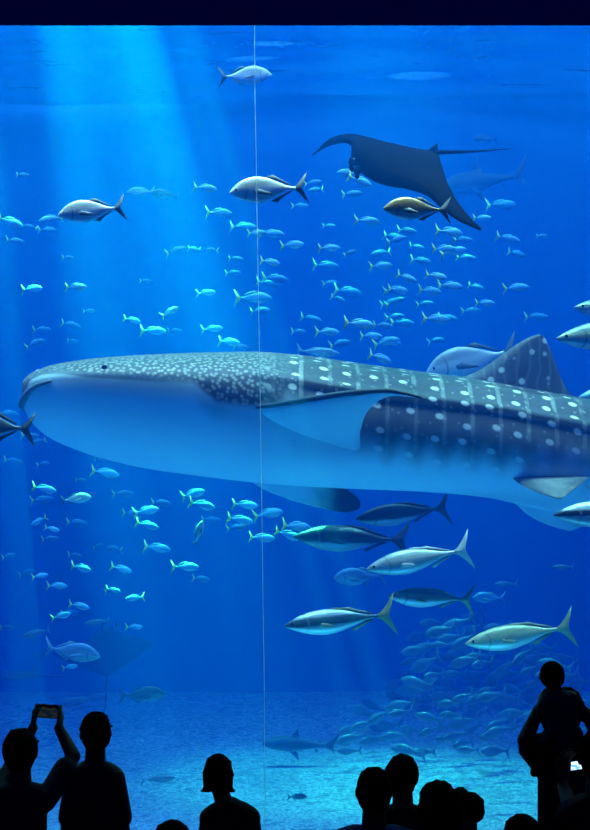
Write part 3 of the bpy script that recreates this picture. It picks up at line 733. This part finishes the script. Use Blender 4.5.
# ------------------------------------------------------------------ rays and small sharks
def build_manta():
    t = NT('black_manta_skin'); g = t.n('ShaderNodeTexCoord').outputs['Object']
    b_ = t.n('ShaderNodeBsdfDiffuse'); t.l(t.mix(t.noise(g, 5, 4), (.003, .004, .005, 1), (.007, .008, .009, 1)), b_.inputs[0]); t.l(b_.outputs[0], t.out.inputs[0]); mm = t.m
    st = [((312, 155.5), (313, 154.5), 13.66, .01), ((328, 146.5), (329, 139), 13.49, .03), ((344, 143.0), (347, 133.8), 13.22, .07), ((352, 147), (362, 135.5), 13.00, .11), ((351, 155), (385, 141.5), 12.79, .20),
          ((353, 163), (412, 147.5), 12.56, .27), ((364, 172.5), (436, 153.0), 12.38, .26), ((383, 181.5), (441, 163), 12.19, .18), ((404, 185.5), (445, 176), 12.05, .13),
          ((424, 193), (450, 188), 11.90, .09), ((439, 206), (458, 202), 11.79, .06), ((456, 219.5), (469, 216), 11.68, .035), ((480, 230.5), (482, 229), 11.61, .01)]
    base = W(395, 165, 12.49); root = empty('manta_ray', base)
    tag(root, 'black manta ray banking with wings spread above the whale shark', 'manta ray')
    link('body', blade('body', [W(*a[0], a[2]) - base for a in st], [W(*a[1], a[2]) - base for a in st], [a[3] for a in st], 5, 13), mm, root)
    link('dorsal_fin', blade('dorsal_fin', [W(426, 151, 12.49) - base, W(432, 147, 12.49) - base, W(436.5, 143.5, 12.49) - base], [W(439, 153.5, 12.49) - base, W(438, 149, 12.49) - base, W(437.6, 144, 12.49) - base], [.05, .04, .01], 4, 7), mm, root)
    pts = [W(434, 152.5, 12.49), W(455, 152, 12.56), W(480, 151, 12.68), W(512, 148.5, 12.79)]
    link('tail', tube('tail', catmull([p - base for p in pts], 6), [.022 - .019 * i / 18 for i in range(19)], 8), mm, root)
    for a, b, c, dd in (((353, 158), (351.5, 166), (353, 172), 12.64), ((360, 167), (357, 173), (357.5, 179), 12.45)):
        link('head_fin', tube('head_fin', catmull([W(*a, dd) - base, W(*b, dd) - base, W(*c, dd) - base], 5), [.026, .03, .032, .032, .030, .027, .025, .022, .018, .013, .006], 8), mm, root)
    for sgn, (x, y) in ((1, (354.5, 160)), (-1, (362, 171))):
        e = link('eye', sphere('eye', .018, 10, 8), EYE, root); e.location = W(x, y, 12.53) - base

def build_ray(label, px, py, span, d, yaw, pitch, roll, lift=.25):
    t = bpy.data.materials.get('dim_ray_skin')
    if t is None: t = plain('dim_ray_skin', (.05, .07, .08), .7)
    root = empty('ray'); tag(root, label, 'ray')
    le, te, th = [], [], []
    for s in [-1, -.75, -.5, -.28, -.12, 0, .12, .28, .5, .75, 1]:
        a = abs(s)
        le.append(Vector((.30 - .34 * a ** 1.1 + (.03 if a < .2 else 0), s * .5, lift * a ** 1.6 * .5)))
        te.append(Vector((-.26 + .20 * a ** .9 if a < 1 else -.045, s * .5, lift * a ** 1.6 * .5)))
        th.append(.11 * (1 - a) ** 1.1 + .006)
    link('body', blade('body', le, te, th, 3, 9), t, root)
    link('tail', tube('tail', [Vector((-.24 - .5 * i / 8, 0, .01)) for i in range(9)], [.016 - .0018 * i for i in range(9)], 6), t, root)
    for sg in (1, -1):
        link('head_fin', tube('head_fin', [Vector((.30, sg * .06, 0)), Vector((.36, sg * .065, -.01)), Vector((.41, sg * .05, -.02))], [.018, .015, .006], 6), t, root)
    s = span * d / F; root.scale = (s, s, s); root.location = W(px, py, d)
    root.rotation_euler = (Matrix.Rotation(math.radians(yaw), 4, 'Z') @ Matrix.Rotation(math.radians(-pitch), 4, 'Y') @ Matrix.Rotation(math.radians(roll), 4, 'X')).to_euler()

SH_T = [(0, .0), (.05, .020), (.15, .045), (.32, .068), (.5, .060), (.7, .036), (.88, .018), (1, .016)]
SH_B = [(0, -.008), (.05, -.028), (.15, -.048), (.32, -.062), (.5, -.055), (.7, -.032), (.88, -.014), (1, -.012)]
fish_kind('shark', 'reef_shark', SH_T, SH_B, [(0, .01), (.08, .05), (.3, .075), (.6, .045), (.9, .014), (1, .01)], m_slate, m_slate,
          tail=[(-.31, .014), (-.38, .05), (-.50, .13), (-.46, .06), (-.41, .0), (-.44, -.06), (-.39, -.035), (-.31, -.012)],
          fins=(('dorsal_fin', [(.14, .055), (.08, .11), (.045, .145), (.04, .10), (.02, .05)]), ('anal_fin', [(-.17, -.03), (-.21, -.06), (-.22, -.03)])),
          pect=([(.20, -.03), (.15, -.03), (.02, -.12), (0, -.13), (.06, -.06)], .06), eye=(.43, .008, .008), eye_y=.04)
def build_rays():
    build_ray('large dim ray gliding behind the pale blue trevally at the lower left', 108, 655, 105, 21.5, -78, 62, 8, .35)
    build_ray('faint dark ray low at the left edge above the person with the phone', 20, 676, 80, 20.5, 170, 0, 4, .05)
    fish('shark', 'faint large shark far off behind the manta ray tail', 'shark', 485, 181, 92, 22, 'L', -8, tall=1.9)
    fish('shark', 'dim dark shark resting on the sand left of the grey shoal', 'shark', 301, 745, 78, 19.0, 'L', 3, tall=1.55)
build_manta(); build_rays()

# the thin white line hanging in the water
def white_cord():
    t = NT('white_cord'); b = t.n('ShaderNodeBsdfTranslucent'); b.inputs[0].default_value = (.72, .74, .72, 1); t.l(b.outputs[0], t.out.inputs[0]); return t.m

def build_line():
    pts = [W(254.5, 28, 10.25), W(256, 150, 10.25), W(258.5, 300, 10.25), W(261, 450, 10.25), W(263, 600, 10.25), W(264.5, 715, 10.25), W(265, 900, 10.25)]
    pts = [Vector((pts[0].x, pts[0].y, WATER_Z + .3))] + pts
    o = link('line', tube('line', catmull(pts, 4), .0022, 6), white_cord())
    tag(o, 'thin white line hanging straight down through the water close to the window', 'line')
build_line()
# ------------------------------------------------------------------ the people in front of the window
def caps(bm, a, b, ra, rb, seg=14):
    """a tapered limb with round ends"""
    a = Vector(a); b = Vector(b); d = b - a; L = max(d.length, 1e-5)
    q = d.to_track_quat('Z', 'Y').to_matrix().to_4x4() if d.length > 1e-6 else Matrix.Identity(4)
    q = Matrix.Translation(a) @ q
    rows = []
    for k in range(1, 5):
        an = -math.pi / 2 + math.pi / 2 * k / 4.0; rows.append((ra * math.cos(an), ra * math.sin(an)))
    for k in range(0, 4):
        an = math.pi / 2 * k / 4.0; rows.append((rb * math.cos(an), L + rb * math.sin(an)))
    vs = [bm.verts.new(q @ Vector((0, 0, -ra)))]
    rg = []
    for r, z in rows: rg.append([bm.verts.new(q @ Vector((r * math.cos(2 * math.pi * i / seg), r * math.sin(2 * math.pi * i / seg), z))) for i in range(seg)])
    e = bm.verts.new(q @ Vector((0, 0, L + rb)))
    for i in range(seg):
        j = (i + 1) % seg
        bm.faces.new((vs[0], rg[0][j], rg[0][i])); bm.faces.new((e, rg[-1][i], rg[-1][j]))
        for k in range(len(rg) - 1): bm.faces.new((rg[k][i], rg[k][j], rg[k + 1][j], rg[k + 1][i]))

def blob(bm, c, r, rot=None):
    """an ellipsoid"""
    m = Matrix.Translation(Vector(c)) @ (rot.to_4x4() if rot is not None else Matrix.Identity(4)) @ Matrix.Diagonal((*r, 1))
    bmesh.ops.create_uvsphere(bm, u_segments=20, v_segments=14, radius=1, matrix=m)

def fuse(name, bm, mat, parent, voxel, smooth=4):
    """make one continuous surface of the overlapping shapes"""
    me = bpy.data.meshes.new(name + '_raw'); bm.to_mesh(me); bm.free()
    o = bpy.data.objects.new(name + '_raw', me); COL.objects.link(o)
    r = o.modifiers.new('r', 'REMESH'); r.mode = 'VOXEL'; r.voxel_size = voxel; r.use_smooth_shade = True
    s = o.modifiers.new('s', 'SMOOTH'); s.iterations = smooth; s.factor = .5
    dg = bpy.context.evaluated_depsgraph_get()
    out = bpy.data.meshes.new_from_object(o.evaluated_get(dg)); out.name = name
    bpy.data.objects.remove(o); bpy.data.meshes.remove(me)
    out.materials.clear(); out.polygons.foreach_set('use_smooth', [True] * len(out.polygons))
    return link(name, out, mat, parent)

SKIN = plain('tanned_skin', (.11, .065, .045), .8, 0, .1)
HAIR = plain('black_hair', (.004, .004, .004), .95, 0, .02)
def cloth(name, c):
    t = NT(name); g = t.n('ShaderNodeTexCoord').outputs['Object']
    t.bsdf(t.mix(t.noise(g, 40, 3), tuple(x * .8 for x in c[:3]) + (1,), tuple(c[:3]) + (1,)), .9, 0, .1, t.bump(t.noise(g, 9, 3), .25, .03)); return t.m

def hand(bm, wr, dirv, palm_n, s=1.0, curl=.5, grip=None):
    """palm, four bent fingers and a thumb; dirv points from the wrist to the knuckles, palm_n out of the palm"""
    d = Vector(dirv).normalized(); n = Vector(palm_n); n = (n - d * n.dot(d)).normalized(); t = d.cross(n)
    wr = Vector(wr)
    for k in (-1, -.33, .33, 1):
        caps(bm, wr + t * k * .016 * s, wr + d * .085 * s + t * k * .030 * s, .014 * s, .0125 * s, 8)
    for k, (off, ln) in enumerate(((-.031, .066), (-.0105, .076), (.0105, .072), (.030, .056))):
        p = wr + d * .088 * s + t * off * s; c = 0
        for m_, fr in enumerate((.42, .33, .25)):
            c += curl * (.75 if m_ == 0 else 1.0)
            q = p + (d * math.cos(c) + n * math.sin(c)) * ln * s * fr * 1.15
            caps(bm, p, q, .0088 * s, .0080 * s, 8); p = q
    p = wr + d * .028 * s - t * .026 * s
    q = p + (d * .55 - t * .75 + n * .35).normalized() * .042 * s
    r = q + (d * .85 - t * .25 + n * .55).normalized() * .032 * s
    caps(bm, p, q, .012 * s, .0105 * s, 8); caps(bm, q, r, .0100 * s, .0085 * s, 8)

rt = random.Random(21)
def person(label, px, top_py, d, H, hair='short', arms=None, shirt=(.03, .03, .04), trousers=(.02, .02, .03), turn=0.0, tilt=0.0, child=False, width=1.0, sit=None, group=None, voxel=.010, head_scale=1.0, hunch=0.0, hx=0.0):
    """a standing figure seen from behind; feet on the floor (or seated on shoulders at the height SIT)"""
    hs = H / 1.70
    hh = (.225 * (hs ** (.45 if child else .9))) * head_scale        # head height
    top = H
    bx = (px - 295) * d / F
    z0 = 0.0
    root = empty('person', (bx, d, z0), (0, 0, 0)); tag(root, label, 'person', group)
    hip = .52 * H if not child else .47 * H
    sh = top - hh - .075 * hs                                       # shoulder line
    if sit is not None: hip = sit; 
    sw = .128 * hs * width * (0.82 if child else 1.0)               # half the shoulder width at the joint
    hw = .078 * hs * width
    body = bmesh.new(); top_b = bmesh.new(); leg_b = bmesh.new()
    R = Matrix.Rotation(turn, 3, 'Z')
    fwd = Vector((0, 1, 0))
    hc = Vector((hx + tilt * .1, .015 + hunch, top - hh * .5))
    # head: skull, jaw, nose, ears, lips, brows
    ww, dd = hh * .345, hh * .43
    def hp(x, y, z): return hc + R @ Vector((x * hh, y * hh, z * hh))
    blob(body, hp(0, -.02, .08), (ww, dd, hh * .41), R); blob(body, hp(0, .10, -.22), (ww * .78, dd * .72, hh * .28), R)
    blob(body, hp(0, .20, -.40), (ww * .42, dd * .36, hh * .10), R)
    caps(body, hp(0, .40, .03), hp(0, .49, -.10), hh * .030, hh * .055, 10)
    for sx in (-1, 1):
        blob(body, hp(sx * .345, -.02, -.03), (hh * .035, hh * .075, hh * .13), R)
        blob(body, hp(sx * .15, .38, .03), (hh * .05, hh * .035, hh * .032), R); caps(body, hp(sx * .07, .42, .09), hp(sx * .22, .37, .09), hh * .022, hh * .016, 8)
    caps(body, hp(-.09, .40, -.24), hp(.09, .40, -.24), hh * .026, hh * .026, 8); caps(body, hp(-.07, .39, -.28), hp(.07, .39, -.28), hh * .026, hh * .026, 8)
    nb = Vector((hx * .4, hunch * .5, sh + .02 * hs))
    caps(body, nb, hp(0, -.05, -.25), .058 * hs * (.8 if child else 1), .052 * hs * (.8 if child else 1))
    # trunk
    def trunk(bm, g):
        for sx in (-1, 1):
            caps(bm, (sx * sw * .45, hunch * .4, sh - .02 * hs), (sx * sw * .9, hunch * .3, sh - .045 * hs), (.060 + g) * hs, (.058 + g) * hs)
            caps(bm, (sx * sw * .42, 0 + hunch * .3, sh - .10 * hs), (sx * hw * .75, 0, hip + .10 * hs), (.074 + g) * hs, (.072 + g) * hs)
        caps(bm, (0, hunch * .5, sh + .0 * hs), (0, hunch * .3, sh - .10 * hs), (.060 + g) * hs, (.085 + g) * hs)
        caps(bm, (0, hunch * .3, sh - .12 * hs), (0, 0, hip + .04 * hs), (.095 + g) * hs, (.098 + g) * hs)
        blob(bm, (0, 0, hip + .02 * hs), (sw * 1.15 + g, (.115 + g) * hs, .12 * hs))
    trunk(body, -.004); trunk(top_b, .007)
    # legs
    for sx in (-1, 1):
        if sit is None:
            a, k, f = Vector((sx * hw, 0, hip)), Vector((sx * hw * 1.05, .015, hip * .54)), Vector((sx * hw * 1.1, -.01, .075 * hs))
            toe = f + Vector((sx * .015, .15 * hs, -.035 * hs))
        else:
            a, k = Vector((sx * hw * .9, 0, hip)), Vector((sx * .115, .16, hip - .01)); f = k + Vector((sx * -.01, .02, -.20)); toe = f + Vector((0, .07, -.03))
        r0 = .082 * hs if sit is None else .058
        caps(body, a, k, r0, r0 * .66); caps(body, k, f, r0 * .64, r0 * .42); caps(body, f, toe, r0 * .45, r0 * .34)
        caps(body, f, f + Vector((0, -.03 * hs, -.03 * hs)), r0 * .42, r0 * .38)
        caps(leg_b, a, k, r0 + .012, r0 * .66 + .014)
        caps(leg_b, k, f + (k - f) * .1, r0 * .64 + .016, r0 * .42 + .022)
    blob(leg_b, (0, 0, hip + .03 * hs), (sw * 1.15 + .014, (.115 + .016) * hs, .11 * hs))
    # arms
    ar = .046 * hs * (.85 if child else 1)
    tips = []
    for i, sx in enumerate((-1, 1)):
        S0 = Vector((sx * sw, hunch * .3, sh - .05 * hs))
        spec = (arms or {}).get('left' if sx < 0 else 'right')
        if spec is None:
            E = S0 + Vector((sx * .045, .01, -.285)) * hs; Wr = E + Vector((sx * .0, .07, -.235)) * hs; hd = (Wr - E); pn = Vector((-sx, 0, 0)); cu = .35
        else:
            E, Wr, hd, pn, cu = Vector(spec[0]), Vector(spec[1]), Vector(spec[2]), Vector(spec[3]), spec[4]
        caps(body, S0, E, ar, ar * .80); caps(body, E, Wr, ar * .82, ar * .56)
        hand(body, Wr, hd, pn, hs ** .8 * (.9 if child else 1), cu)
        caps(top_b, S0, S0 + (E - S0) * .72, ar + .009, ar + .013)
    fuse('body', body, SKIN, root, voxel * .8, 2)
    fuse('shirt', top_b, cloth('shirt_cloth', shirt), root, voxel, 5)
    fuse('trousers', leg_b, cloth('trouser_cloth', trousers), root, voxel * 1.3, 5)
    # hair
    hb = bmesh.new()
    blob(hb, hp(0, -.045, .10), (ww * 1.03, dd * 1.0, hh * .415), R)
    blob(hb, hp(0, -.14, -.06), (ww * .99, dd * .80, hh * .35), R)
    if hair in ('bob', 'long'):
        for sx in (-1, 1): caps(hb, hp(sx * .22, -.12, .05), hp(sx * .24, -.14, -.30), hh * .17, hh * .13)
        caps(hb, hp(0, -.22, .0), hp(0, -.24, -.32), hh * .20, hh * .15)
        if hair == 'bob':
            for sx in (-1, 1): caps(hb, hp(sx * .25, -.14, -.34), hp(sx * .42, -.12, -.40), hh * .10, hh * .035)
    if hair == 'long':
        for sx in (-.14, .14): caps(hb, hp(sx, -.25, -.35), hp(sx * 1.1, -.30, -.95), hh * .18, hh * .11)
    if hair == 'round':
        blob(hb, hp(0, -.05, .06), (ww * 1.12, dd * 1.06, hh * .45), R)
    if hair == 'bun':
        blob(hb, hp(0, -.42, .22), (hh * .17, hh * .16, hh * .16), R)
    for k in range(26):                                             # loose tufts
        a = rt.uniform(0, 6.28); e = rt.uniform(-.2, 1.3)
        p = Vector((math.cos(a) * math.cos(e) * .36, -.05 + math.sin(a) * math.cos(e) * .42, .08 + math.sin(e) * .42))
        if p.y > .12 and p.z < .25: continue
        q = p * 1.0 + Vector((rt.uniform(-.07, .07), rt.uniform(-.07, .03), rt.uniform(-.10, .02)))
        caps(hb, hp(*p), hp(*q), hh * .048, hh * .03, 8)
    fuse('hair', hb, HAIR, root, .0065, 3)
    return root, bx, sh, sw, hs

def build_phone(name_label, c, ax, up, sc=1.0, lit=False):
    """a phone: body, screen, camera bump; AX points along its long side, UP is the screen's normal"""
    ax = Vector(ax).normalized(); up = Vector(up); up = (up - ax * up.dot(ax)).normalized(); b = up.cross(ax)
    m = Matrix((ax, b, up)).transposed().to_4x4(); m.translation = Vector(c)
    root = empty('phone'); root.matrix_world = m; tag(root, name_label, 'phone')
    def bx(nm, lo, hi, mat, bev):
        o = box(nm, lo, hi, mat, bev); o.parent = root; return o
    bx('case', (-.074 * sc, -.037 * sc, -.004), (.074 * sc, .037 * sc, .004), plain('black_phone_case', (.01, .01, .012), .4), .003)
    t = NT('phone_screen'); bw = t.n('ShaderNodeTexCoord').outputs['Generated']; nz = t.noise(bw, 3, 3)
    bs = t.bsdf((.01, .01, .015), .2)
    t.l(t.mix(t.smooth(nz, .4, .6), (.10, .45, 1, 1), (.75, .9, 1, 1)), bs.inputs['Emission Color']); bs.inputs['Emission Strength'].default_value = lit
    bx('screen', (-.068 * sc, -.032 * sc, .0041), (.068 * sc, .032 * sc, .0052), t.m, 0)
    bx('camera_bump', (.045 * sc, .008 * sc, -.0065), (.067 * sc, .030 * sc, -.0041), plain('glass_lens_black', (.005, .005, .006), .1), .001)

def build_people():
    hz = lambda py, d: CZ - (py - 415) * d / F
    X = lambda px, d: (px - 295) * d / F
    # left: the one who raises a phone over the head with both hands
    d = 7.0; H = hz(729, d)
    bx = X(20, d)
    pxx = lambda px: X(px, d + .25) - bx
    pz = lambda py: hz(py, d + .25)
    cz = pz(717.5)
    aL = ((pxx(10) , .20, pz(768)), (pxx(33), .25, pz(728)), (-.02, .75, .72), (1, .0, -.1), .75)
    aR = ((pxx(76), .16, pz(752)), (pxx(59), .25, pz(728)), (.02, .75, .72), (-1, .0, -.1), .75)
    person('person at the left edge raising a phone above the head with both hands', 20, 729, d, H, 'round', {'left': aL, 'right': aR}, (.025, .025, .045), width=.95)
    build_phone('phone held up high by the person at the left edge', (bx + pxx(45.5), d + .325, pz(714.5)), (1, .05, -.08), (0, -1, .1), .90, .02)
    d = 7.5; H = hz(712, d)
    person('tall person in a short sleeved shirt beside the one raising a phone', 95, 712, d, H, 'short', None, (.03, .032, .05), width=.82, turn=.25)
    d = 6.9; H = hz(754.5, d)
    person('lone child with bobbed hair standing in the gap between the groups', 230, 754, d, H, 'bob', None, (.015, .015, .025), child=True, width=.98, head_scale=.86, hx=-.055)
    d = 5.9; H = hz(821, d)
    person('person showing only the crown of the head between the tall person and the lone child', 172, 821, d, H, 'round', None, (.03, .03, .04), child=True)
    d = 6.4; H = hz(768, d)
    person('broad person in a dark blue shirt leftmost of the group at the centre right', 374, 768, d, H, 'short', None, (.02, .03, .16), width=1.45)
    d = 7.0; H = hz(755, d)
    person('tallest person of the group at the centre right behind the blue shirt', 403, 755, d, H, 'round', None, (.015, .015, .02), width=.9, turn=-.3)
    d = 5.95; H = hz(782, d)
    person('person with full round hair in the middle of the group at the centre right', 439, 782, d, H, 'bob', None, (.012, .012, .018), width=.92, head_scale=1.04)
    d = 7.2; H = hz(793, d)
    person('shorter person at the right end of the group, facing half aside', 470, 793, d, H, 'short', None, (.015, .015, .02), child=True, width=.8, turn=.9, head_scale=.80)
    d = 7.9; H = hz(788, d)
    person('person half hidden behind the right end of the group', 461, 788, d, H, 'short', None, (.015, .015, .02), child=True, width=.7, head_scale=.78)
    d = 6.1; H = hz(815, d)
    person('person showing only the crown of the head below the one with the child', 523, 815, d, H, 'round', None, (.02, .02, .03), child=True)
    # the adult with a toddler on the shoulders
    d = 7.1; bx = X(562, d)
    H = hz(690, d)
    px2 = lambda px: X(px, d - .02) - bx
    z2 = lambda py: hz(py, d - .02)
    aL = ((px2(524), -.03, z2(740)), (px2(539), .03, z2(712)), (.35, .5, .8), (.9, .2, .1), .55)
    aR = ((px2(601), -.03, z2(742)), (px2(586), .03, z2(714)), (-.35, .5, .8), (-.9, .2, .1), .55)
    person('adult with bent arms holding up a toddler at the right edge', 563, 690, d, H, 'short', {'left': aL, 'right': aR}, (.012, .012, .02), width=.62)
    return

def build_toddler():
    """the toddler on the adult's shoulders"""
    d = 6.96; F_ = lambda px, py: Vector(((px - 295) * d / F, d, CZ - (py - 415) * d / F))
    base = F_(560, 742); root = empty('person', base)
    tag(root, 'toddler sitting on the shoulders of the adult at the right edge', 'person')
    L = lambda px, py, dy=0: F_(px, py) - base + Vector((0, dy, 0))
    body = bmesh.new(); top = bmesh.new(); leg = bmesh.new(); hair = bmesh.new()
    hc = L(553, 676, .03); r = .056
    blob(body, hc, (r * .95, r * 1.08, r * 1.0)); blob(body, hc + Vector((0, .02, -.022)), (r * .8, r * .9, r * .72))
    caps(body, hc + Vector((0, .062, .0)), hc + Vector((0, .072, -.012)), .006, .010, 8)
    for sx in (-1, 1):
        blob(body, hc + Vector((sx * r * .98, .0, -.008)), (.007, .014, .019)); blob(body, hc + Vector((sx * .022, .054, .004)), (.010, .008, .008))
    caps(body, hc + Vector((-.014, .058, -.032)), hc + Vector((.014, .058, -.032)), .005, .005, 8)
    caps(body, L(556, 692, .01), hc, .030, .030)
    def trunk(bm, g):
        caps(bm, L(550, 699, .0), L(570, 699, .0), .034 + g, .034 + g); caps(bm, L(558, 703), L(560, 738), .056 + g, .064 + g); caps(bm, L(564, 703), L(566, 738), .054 + g, .060 + g)
    trunk(body, -.003); trunk(top, .006)
    # arms: one hand on the adult's hair, the other held out a little
    for a, b, c in ((L(547, 700), L(541, 716, .03), L(548, 727, .10)), (L(573, 700), L(578, 712, .03), L(575, 725, .10))):
        caps(body, a, b, .024, .020); caps(body, b, c, .020, .016); hand(body, c, c - b, (0, 0, -1), .55, .4); caps(top, a, a + (b - a) * .7, .031, .030)
    # legs over the shoulders, the feet hanging down in front of the chest
    for k, (h, kn, ft) in enumerate(((L(556, 741), L(545, 748, .13), L(541, 779, .15)), (L(570, 741), L(580, 748, .13), L(582, 779, .15)))):
        caps(body, h, kn, .044, .036); caps(body, kn, ft, .036, .027); caps(body, ft, ft + Vector((0, .05, -.02)), .026, .020)
        caps(leg, h, kn, .050, .044); caps(leg, kn, kn + (ft - kn) * .55, .043, .040)
    caps(leg, L(556, 736), L(570, 736), .064, .064)
    blob(hair, hc + Vector((0, -.008, .010)), (r * 1.03, r * 1.08, r * 1.0)); blob(hair, hc + Vector((0, -.02, -.014)), (r * 1.0, r * .9, r * .85))
    fuse('body', body, SKIN, root, .006, 2); fuse('shirt', top, cloth('shirt_cloth', (.05, .05, .08)), root, .007, 4)
    fuse('trousers', leg, cloth('trouser_cloth', (.02, .02, .03)), root, .008, 4); fuse('hair', hair, HAIR, root, .006, 2)

def build_right_viewer():
    """the person at the right edge who looks at a lit phone"""
    hz = lambda py, d: CZ - (py - 415) * d / F
    d = 6.3; bx = (599 - 295) * d / F; H = hz(730, d)
    q = lambda px: (px - 295) * d / F - bx
    aL = ((q(572), .0, hz(812, d)), (q(571.5), .20, hz(785, d + .2)), (.05, .15, 1), (.5, -.8, .2), .45)
    person('person at the right edge half cut off, looking at a lit phone', 599, 730, d, H, 'short', {'left': aL}, (.012, .012, .02), width=.95)
    build_phone('lit phone in the hand of the person at the right edge', (bx + ((575.5 - 295) * (d + .235) / F - bx) + .0, d + .235, hz(765.5, d + .235)), (1, .1, .12), (-.1, -1, .15), .55, 1.6)
build_people(); build_toddler(); build_right_viewer()
